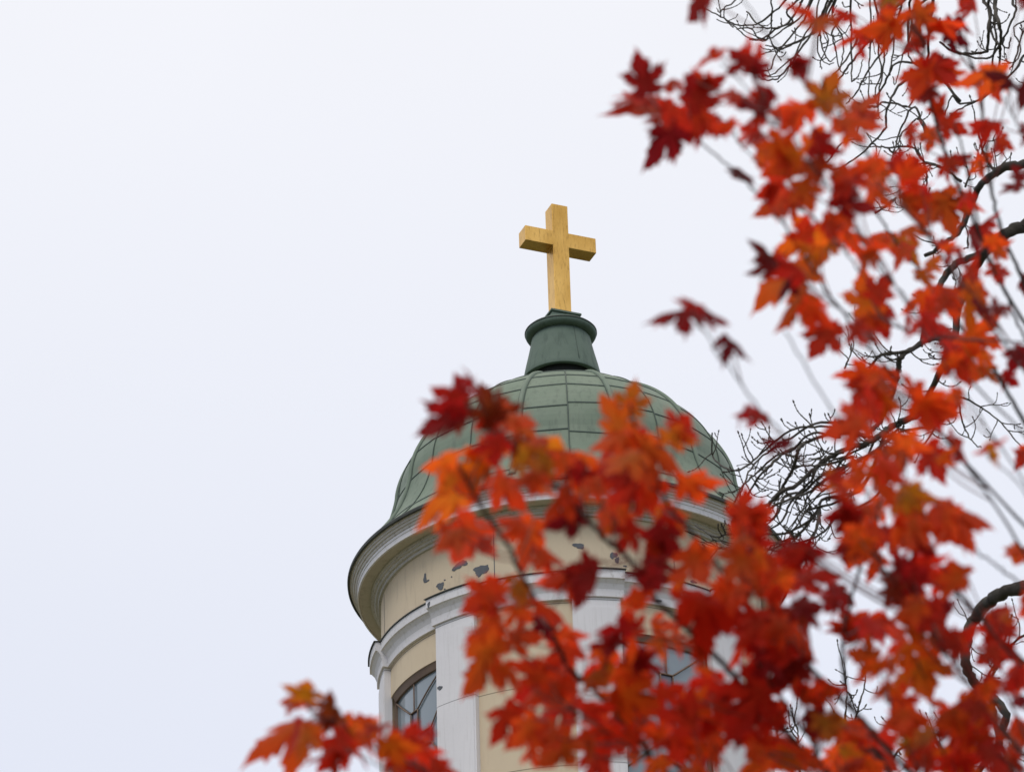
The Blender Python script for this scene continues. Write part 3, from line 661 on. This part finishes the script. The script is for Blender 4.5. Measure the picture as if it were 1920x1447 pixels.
LEAF = """
1300,150,1268,178,.5,c 1330,168,1300,120,.6,r 1255,215,1205,232,.5,r 1345,215,1325,262,.5,c 1390,180,1350,168,.4,r 1375,240,1335,225,.5,r 1405,205,1390,165,.5,c 1430,250,1385,268,.5,r 1265,150,1245,172,.5,r 1320,235,1275,262,.5,c 1225,190,1150,172,.35,r 1430,95,1400,118,.5,r 1440,190,1405,215,.5,c 1235,205,1175,214,.4,r
1790,1215,1822,1180,.6,r 1860,1260,1818,1290,.6,s 1850,1330,1800,1310,.6,r 1700,1080,1740,1110,.5,c
1325,-15,1280,40,.5,c 1525,22,1455,-5,.25,r 1690,-10,1610,5,.5,s 1668,-12,1650,32,.7,a 1692,42,1598,62,.8,s 1650,60,1563,68,.3,r
1712,15,1778,70,.95,s 1775,40,1827,50,.5,c 1770,62,1822,84,.5,d 1800,-25,1835,25,.7,r 1930,-10,1912,20,.5,c
1745,115,1726,200,.7,s 1740,108,1788,170,.85,r 1745,160,1732,203,.9,c 1762,100,1802,130,.5,c 1888,135,1788,138,.68,s 1935,138,1880,210,.85,d
1538,205,1572,126,1,a 1525,200,1442,205,.55,s 1560,222,1667,228,.5,s 1585,228,1625,266,.6,o 1480,125,1515,106,.6,c
1505,295,1440,262,.8,o 1512,285,1533,232,.8,o 1520,275,1582,284,.5,c 1520,300,1532,362,1,s 1503,300,1448,332,.85,s 1664,332,1602,300,.9,s
1668,300,1716,364,.85,r 1758,222,1814,254,.9,r 1877,228,1806,226,.6,r 1868,258,1904,275,.45,r 1822,288,1787,291,.25,c 1752,240,1735,290,.6,s
1770,292,1792,342,.5,r 1917,345,1870,366,.5,c 1935,235,1908,246,.4,c 1835,298,1852,332,.5,s
1216,178,1190,93,1,c 1242,185,1112,203,.45,r 1290,200,1350,136,.95,c 1290,196,1364,250,.7,r 1278,230,1194,300,.85,c 1248,188,1302,240,.4,r
1416,122,1363,84,.6,c 1412,125,1442,153,.5,c 1352,103,1293,116,.3,r 1433,214,1381,236,.5,r 1467,276,1406,264,.6,o 1375,316,1414,347,.45,d
1470,343,1408,362,.65,r 1482,370,1413,408,.85,s 1500,338,1522,402,.95,s
1560,370,1643,407,.85,c 1562,400,1545,452,.75,r 1482,372,1438,402,.9,s 1547,440,1448,456,.6,o 1552,440,1545,508,.85,a 1568,440,1667,438,.45,s
1472,484,1393,505,.6,d 1522,508,1413,547,.62,o 1517,546,1445,618,.72,s 1482,520,1448,560,.5,d
1690,362,1716,427,.9,s 1764,358,1791,448,1,s 1742,352,1698,382,.5,r 1805,360,1852,396,.6,s 1833,424,1882,478,.7,r 1820,428,1836,484,.4,c 1845,450,1892,446,.5,s 1801,470,1784,499,.4,c
1630,588,1613,506,1.05,o 1640,558,1677,633,.85,r 1562,606,1518,677,.95,r 1612,604,1578,642,.6,r 1747,545,1678,577,.6,s 1722,508,1738,548,.8,o
1688,442,1727,500,.4,a 1674,438,1701,502,.4,o 1682,440,1628,434,.6,s 1757,536,1848,545,.5,s 1800,528,1852,558,.85,r 1815,545,1816,630,.72,o
1817,642,1713,588,.5,r 1740,588,1746,642,.5,r 1722,614,1684,631,.4,r 1832,638,1736,692,.85,s 1790,658,1817,724,.85,r
1645,700,1562,700,.65,s 1650,694,1588,742,.75,o 1648,702,1692,688,.6,s 1868,494,1881,528,.5,r 1927,514,1910,546,.5,c 1917,648,1883,692,.7,c
1845,660,1864,688,.5,o 1835,684,1872,712,.6,o 1880,698,1912,722,.6,c
1630,790,1531,797,.78,s 1660,733,1660,797,.75,o 1715,748,1800,776,.95,s 1710,746,1736,716,.7,s 1640,728,1640,764,.5,s 1795,728,1800,782,.4,s
1695,812,1698,912,.68,s 1735,832,1772,908,1.05,r 1790,838,1824,865,.5,r 1855,850,1873,847,.7,a 1937,844,1899,867,.7,r
1622,912,1538,888,.5,s 1640,873,1652,943,.75,s 1562,883,1544,922,.6,a 1645,868,1657,908,.5,a 1753,945,1879,973,.62,s 1700,958,1818,1022,.72,s
1680,922,1722,975,.95,o 1690,918,1764,926,.5,a 1652,938,1624,993,.85,s 1612,970,1543,954,.72,c 1600,938,1538,957,.3,r 1632,998,1588,1068,.95,s 1622,994,1570,1010,.7,r
1660,988,1682,1053,.85,r 1690,988,1717,1033,.6,o 1720,1008,1757,1053,.5,c 1512,1030,1452,1019,.5,c 1503,1036,1552,1019,.6,c
1483,1087,1567,1059,.5,r 1702,1048,1658,1088,.75,c 1710,1072,1772,1038,.5,r 1806,1063,1768,1138,.85,o 1932,1030,1884,1025,.4,o
1455,1072,1484,1114,.9,o 1448,1138,1532,1238,.6,s 1510,1128,1532,1188,.65,c 1500,1140,1548,1172,.6,b 1488,1136,1552,1127,.5,c
1502,1228,1448,1304,.95,c 1480,1238,1502,1324,.75,r 1437,1266,1380,1385,.95,r 1605,1202,1588,1127,.55,r 1618,1158,1664,1204,.65,r
1732,1128,1667,1162,.75,o 1690,1144,1774,1167,.5,r 1722,1198,1637,1243,.72,o 1718,1228,1742,1312,1.3,o 1745,1168,1797,1203,.5,s 1807,1193,1778,1243,.7,r
1857,1138,1823,1244,.36,r 1662,1238,1592,1264,.5,s 1572,1286,1525,1274,.5,r 1640,1378,1684,1307,.6,r 1680,1328,1754,1346,.85,s 1690,1338,1688,1384,1,s
1788,1335,1899,1337,.62,s 1802,1318,1746,1352,.6,s 1830,1306,1836,1364,.9,o 1798,1354,1864,1388,1,s 1932,1364,1892,1398,.85,s
1590,1348,1573,1418,.95,a 1560,1348,1536,1384,.7,o 1600,1368,1684,1444,.75,r 1760,1398,1696,1454,.85,r 1770,1398,1844,1458,.85,s 1752,1368,1692,1407,.62,a
1502,1408,1436,1444,.95,o 1495,1393,1522,1444,.6,s 1520,1328,1514,1388,.75,c 1540,1338,1557,1388,.75,a 1870,1155,1904,1166,.5,s 1932,1134,1908,1156,.5,s
1858,1184,1918,1243,.65,r 1912,1248,1878,1298,.6,r 1925,1308,1896,1316,.5,c 1580,1398,1592,1454,.85,a 1902,1418,1846,1454,.8,s
1172,815,1117,735,.85,O 1180,777,1186,710,.95,a 1238,812,1320,816,.62,a 1187,815,1105,832,.75,O 1188,828,1304,873,.85,s 1270,900,1368,895,.75,s
1202,848,1128,884,.6,O 1167,850,1060,912,.42,s 1212,878,1138,984,.95,r 1215,888,1237,964,.85,s 1238,943,1282,1003,.85,o
1093,962,1014,990,1.05,d 1082,902,1064,948,.6,O 1062,918,1006,964,.5,s 1127,904,1083,926,.65,O 1120,904,1126,938,.55,s 1016,894,1004,927,.6,O 1022,884,948,907,.6,s 1092,864,1028,879,.42,c
1025,858,1049,812,1.2,A 1028,850,1087,844,.65,o 1028,853,997,883,.85,a 1412,1000,1332,942,.75,o 1400,978,1422,1022,.75,s 1398,964,1444,997,.5,r
1002,973,963,1058,.85,s 1000,1024,1062,1052,.28,r 1192,984,1148,1038,.85,r 1152,973,1123,1002,.55,O 1160,948,1160,988,.5,O 1228,983,1284,1049,.9,c 1252,1024,1198,1052,.65,O
1290,1028,1332,1094,.95,s 1402,1038,1357,1089,1.05,o 1408,1034,1479,1078,.85,o 1225,1048,1242,1104,.85,c
868,748,810,722,.65,c 868,748,850,702,.75,c 932,792,893,708,.95,b 868,770,795,833,.75,c 872,760,803,758,.5,c 872,745,870,820,.65,b 932,763,888,803,.75,r 943,780,1008,785,.5,s 968,788,1008,828,.5,o 928,758,968,815,.75,b 900,740,880,684,.25,c
957,818,860,823,.32,O 857,854,790,875,.42,O 912,878,878,832,.85,O 884,915,754,957,.58,O 852,912,823,878,.85,O 905,860,889,938,.65,a 928,888,994,953,.75,s 958,823,1003,873,.65,b 992,848,946,870,.65,a
892,973,842,1068,1.1,s 895,1030,923,998,.42,r 870,990,806,1012,.4,s 1087,1068,1010,1092,.62,s 1112,1048,1073,1138,.62,c 1110,1048,1120,1118,.52,c
937,1110,859,1153,.95,s 932,1117,914,1079,1,s 927,1193,861,1299,.65,s 932,1173,872,1202,.75,s 1003,1130,1071,1143,.52,s 963,1128,1002,1163,.85,s 973,1093,1008,1122,.62,a
1008,1148,1057,1198,.65,d 1083,1208,1006,1253,.95,r 1062,1262,957,1304,.85,r 1062,1263,962,1330,.72,s 1066,1263,1060,1334,.85,s 1083,1298,982,1358,.62,r
1192,1272,1164,1192,.85,s 1188,1255,1255,1239,.52,c 1192,1192,1170,1139,.95,r 1187,1180,1115,1176,.5,c 1152,1245,1077,1251,.62,r 1112,1258,1137,1278,.7,a
1153,1288,1249,1338,1.05,s 1228,1302,1289,1273,.85,r 1260,1188,1287,1233,.5,o 1223,1158,1242,1219,.62,s 1240,1193,1237,1225,.5,O 1298,1193,1338,1238,.52,s
1288,1118,1399,1152,.85,r 1302,1118,1268,1158,.8,r 1387,1103,1348,1153,.85,s 1282,1073,1269,1129,.65,o 1213,1073,1248,1108,.75,c 1398,1078,1444,1129,.95,s
1443,1158,1367,1204,.85,r 1424,1188,1349,1228,.36,r 1443,1198,1392,1269,.85,c 1337,1258,1298,1334,.85,r 1303,1308,1257,1348,.52,s 1288,1338,1364,1362,.62,o
1152,1358,1112,1444,.75,r 1152,1353,1056,1388,.52,r 1073,1383,1006,1444,.95,s 1002,1348,956,1404,.85,s 1012,1378,961,1429,.62,s 967,1318,909,1389,.75,r 1012,1348,951,1414,.85,s
1188,1368,1196,1439,.75,o 1283,1368,1201,1403,.62,r 1353,1373,1236,1397,.62,r 1353,1378,1286,1429,.65,s 1443,1418,1356,1449,.65,o 1452,1388,1418,1444,.75,s
1180,1130,1230,1090,.6,s 1110,1215,1170,1230,.6,s 1220,1360,1150,1330,.6,r 1330,1300,1400,1330,.6,r 1100,1410,1160,1450,.8,r 1250,1420,1200,1460,.7,s 1310,1430,1270,1470,.7,s 1390,1340,1440,1390,.7,c
930,1240,990,1280,.7,s 950,1200,1010,1180,.7,s 905,1130,960,1190,.7,s 1040,1190,1100,1170,.6,s 1090,1330,1150,1310,.7,r 1180,1310,1120,1290,.6,s
572,1314,582,1262,1.15,a 590,1350,454,1382,.58,o 647,1349,590,1324,.42,b 638,1350,677,1399,.95,o 657,1384,587,1449,.95,r 642,1400,567,1418,.5,r 692,1388,667,1339,.95,o 688,1360,740,1350,.3,r
708,1396,799,1388,.85,o 738,1410,819,1449,.85,r 768,1405,831,1394,.3,r 790,1420,850,1460,.7,r 
1302,574,1200,598,.42,c 1300,580,1287,547,.5,c 1308,574,1379,602,.36,c 1358,626,1419,673,.6,d 1439,781,1375,764,.36,c 1402,760,1370,796,.3,c 1482,826,1425,815,.45,d
1455,185,1425,150,.5,c 1590,30,1560,10,.5,r 1720,70,1690,100,.5,r 1650,340,1610,390,.8,s 1600,350,1560,330,.8,r 1560,330,1600,370,.8,s 1460,300,1420,330,.8,s 1640,470,1600,500,.5,o 1540,470,1490,500,.7,o
1830,560,1870,600,.3,c 1780,470,1745,440,.6,r 1700,240,1730,270,.4,r 1580,1010,1630,1040,.7,c 1560,1100,1610,1130,.7,c 1660,1100,1700,1130,.7,b 1640,1170,1690,1180,.5,r 1780,1130,1750,1190,.6,c 1500,1290,1550,1320,.5,r
1440,1120,1490,1100,.6,r 1330,1150,1380,1180,.7,c 1460,1200,1500,1260,.7,r 1420,1330,1470,1360,.7,r 1620,1420,1660,1460,.8,s 1560,1430,1620,1465,.7,r 1660,1290,1700,1280,.5,s 1840,1400,1890,1440,.8,r
"""
PIG = dict(c=(.34, .011, .011), d=(.17, .007, .009), r=(.64, .028, .011), s=(.82, .068, .012), o=(.79, .098, .012), a=(.56, .118, .011),
           b=(.25, .026, .008), O=(.90, .102, .012), A=(.76, .165, .013))
HALF = [(.09, -.05), (.20, -.04), (.31, -.10), (.35, -.02), (.52, -.02), (.42, .08), (.45, .15), (.33, .175), (.26, .24),
        (.34, .26), (.48, .215), (.47, .32), (.61, .335), (.59, .43), (.78, .60), (.58, .545), (.56, .65), (.45, .57), (.40, .65), (.28, .52), (.185, .49),
        (.205, .58), (.32, .65), (.25, .715), (.315, .81), (.19, .83), (.14, .95), (.05, 1.03)]
OUT = [(0, .02)] + HALF + [(0, 1.14)] + [(-x, y) for x, y in reversed(HALF)]
rl = random.Random(3)
def leaf(mb, B, u, v, nrm, col):
    """5-lobed toothed maple leaf: B base, u midrib vector (full length), v half-width axis, nrm face normal"""
    ln = u.length; fold = rl.uniform(.05, .45); droop = rl.uniform(.0, .6); tw = rl.uniform(-.45, .45); cup = rl.uniform(-.3, .4)
    asym = rl.uniform(.88, 1.12); ph = rl.random() * 6.28
    cen = (0, .24)
    rings_ = [.36, .7, 1.0]
    vs, cs = [], []
    def put(x, y, e):
        z = -fold * abs(x) - droop * (max(0, y - .2)) ** 2 - cup * x * x * 1.5 + tw * x * y + .03 * math.sin(7 * x + ph) * e + .025 * math.sin(9 * y + ph)
        xx = x * (asym if x > 0 else 2 - asym)
        vs.append(B + u * y + v * xx + nrm * (z * ln))
        k = .82 + .25 * e
        yl = .22 * (1 - e)
        cs.append((min(1, col[0] * k), col[1] * (1 + yl * 1.6) , col[2]))
    put(*cen, 0)
    jit = [(rl.uniform(-.022, .022), rl.uniform(-.022, .022)) for _ in OUT]
    for rg in rings_:
        for (x, y), (jx, jy) in zip(OUT, jit):
            put(cen[0] + (x + jx - cen[0]) * rg, cen[1] + (y + jy - cen[1]) * rg, rg)
    m = len(OUT)
    fs = [(0, 1 + i, 1 + (i + 1) % m) for i in range(m)]
    for r in range(len(rings_) - 1):
        fs += [(1 + r * m + i, 1 + (r + 1) * m + i, 1 + (r + 1) * m + (i + 1) % m, 1 + r * m + (i + 1) % m) for i in range(m)]
    mb.add(vs, fs, cs)

MAIN = spline([Vector(v) for v in ((2600, 2300, 6.0), (2350, 1900, 5.8), (2150, 1500, 5.8), (2085, 1100, 6.2), (2060, 760, 6.7), (2040, 480, 6.8))], 8)
stems = []
for d0, d1, t0, t1, s in ST:
    pp = [tuple(map(float, a.split(","))) for a in s.split()]
    n_ = len(pp)
    ctrl = [Vector((x, y, d0 + (d1 - d0) * (i / (n_ - 1)))) for i, (x, y) in enumerate(pp)]
    e = ctrl[-1]
    j = min(range(len(MAIN)), key=lambda q: (MAIN[q].x - e.x) ** 2 + (MAIN[q].y - e.y - 60) ** 2)
    if (MAIN[j] - e).length > 8: ctrl.append(MAIN[j])
    stems.append((spline(ctrl, 6), t0, t1))
spray = [MB() for _ in stems]; pet = [MB() for _ in stems]
def near(x, y):
    best = None
    for k, (sp, *_r) in enumerate(stems):
        for i, q in enumerate(sp):
            dd = (q.x - x) ** 2 + (q.y - y) ** 2
            if best is None or dd < best[0]: best = (dd, k, i)
    return best
lst = [tuple(x.split(",")) for x in LEAF.split()]
lst = [(float(a), float(b), float(c), float(d), float(w), k) for a, b, c, d, w, k in lst]
for _ in range(46):            # the crown goes on to the right of the frame
    q = rl.choice(stems)[0]; j = rl.randrange(len(q))
    if q[j].x > 1960 and -100 < q[j].y < 1700:
        a = rl.uniform(1.2, 4.4); ln = rl.uniform(60, 100); x, y = q[j].x + rl.uniform(-40, 40), q[j].y + rl.uniform(-40, 40)
        lst.append((x, y, x + ln * math.cos(a), y + ln * math.sin(a), rl.uniform(.4, 1), rl.choice("csrro")))
for bx, by, tx, ty, w, k in lst + [q for q in lst if (q[0] > 1330 and q[1] > 930) or (q[0] < 850 and q[1] > 1250)]:       # smaller leaves layered behind and between the large ones
    if (bx < 1385 and by < 665) or (bx < 1500 and 660 < by < 840 and bx > 1340): continue
    if rl.random() > (.75 if bx < 850 and by > 1250 else .3 if bx < 1000 else .55 if bx < 1340 else .95): continue
    if k in 'cdb' and rl.random() < .5: continue
    a = math.atan2(ty - by, tx - bx) + rl.choice((-1, 1)) * rl.uniform(.6, 1.9); ln = math.hypot(tx - bx, ty - by) * rl.uniform(.55, .85)
    f = rl.uniform(.0, .45); x, y = bx + (tx - bx) * f + rl.uniform(-14, 14), by + (ty - by) * f + rl.uniform(-14, 14)
    lst.append((x, y, x + ln * math.cos(a), y + ln * math.sin(a), rl.uniform(.35, .95), k if k in "cdb" else rl.choice((k, k, "r", "s", "s"))))
for bx, by, tx, ty, w, k in lst:
    dd, si, i = near(bx, by)
    sp = stems[si][0]; q = sp[i]
    d = q.z + rl.gauss(0, .10)
    mpp = d / F
    lp = math.hypot(tx - bx, ty - by) * mpp
    du = CR * ((tx - bx) * mpp) - CU * ((ty - by) * mpp)
    e1 = du.normalized()
    tilt = rl.uniform(-.55, .25)                # tips mostly hang towards or away from us a little
    perp = e1.cross(CF).normalized()
    s_ = rl.choice((-1, 1))
    wv = min(w, 1.0); al = math.acos(wv) * s_
    u = du + CF * (lp * tilt)
    lt = max(lp, .062)
    vdir = (perp * math.cos(al) + CF * math.sin(al)).normalized()
    vdir = (vdir - u.normalized() * vdir.dot(u.normalized())).normalized()
    nn = u.normalized().cross(vdir).normalized()
    if nn.z < 0: nn = -nn
    B = P(bx, by, d)
    col = PIG[k]; j = rl.uniform(.84, 1.16)
    col = (min(1, col[0] * j), col[1] * rl.uniform(.75, 1.3), col[2] * rl.uniform(.8, 1.3))
    leaf(spray[si], B, u * rl.uniform(.86, .98), vdir * lt * max(1, w) * rl.uniform(.66, .84) * (.85 if bx < 850 and by > 1250 else 1), nn, col)
    # petiole from the stem to the leaf base
    A = P(q.x, q.y, q.z)
    i2 = min(len(sp) - 1, i + 3 + int(math.sqrt(dd) / 14)); A = P(sp[i2].x, sp[i2].y, sp[i2].z)
    mid = A.lerp(B, .55) + Vector((0, 0, -.006)) + CR * rl.gauss(0, .004)
    c_ = spline([A, mid, B, B + u * .06], 4)
    pet[si].tube(c_, [.0013 - .0004 * x / (len(c_) - 1) for x in range(len(c_))], 5)
M_PET = mat("leaf stalk", (.16, .035, .03), .6, (.24, .06, .04), 40)
for (sp, t0, t1), lv, pt in zip(stems, spray, pet):
    m = len(sp); pts = [P(q.x, q.y, q.z) for q in sp]
    pts = [p + Vector((rl.gauss(0, 1), rl.gauss(0, 1), rl.gauss(0, 1))) * .0012 for p in pts]
    rad = [.38 * (t0 + (t1 - t0) * i / (m - 1)) * sp[i].z / F * rl.uniform(.92, 1.1) for i in range(m)]
    b_ = MB(); b_.tube(pts, rad, 7)
    bo = b_.build("branch", M_TWIG, maple)
    if lv.v:
        lv.tail = (len(lv.f), M_PET)
        lv.add(pt.v, pt.f, [(.2, .05, .03)] * len(pt.v))
        lv.build("foliage", M_LEAF, bo)
TM = P(2600, 2300, 6.0)
main = [Vector((TM.x + .12, TM.y + .05, 0)), Vector((TM.x + .08, TM.y + .03, 1.2)), Vector((TM.x + .03, TM.y, TM.z * .75)), TM, P(2350, 1900, 5.8), P(2150, 1500, 5.8), P(2085, 1100, 6.2), P(2060, 760, 6.7), P(2040, 480, 6.8)]
sp = spline(main, 6)
q = MB(); q.tube(sp, [.085 * (1 - i / len(sp)) ** .9 + .008 for i in range(len(sp))], 12); q.build("trunk", M_TWIG, maple)
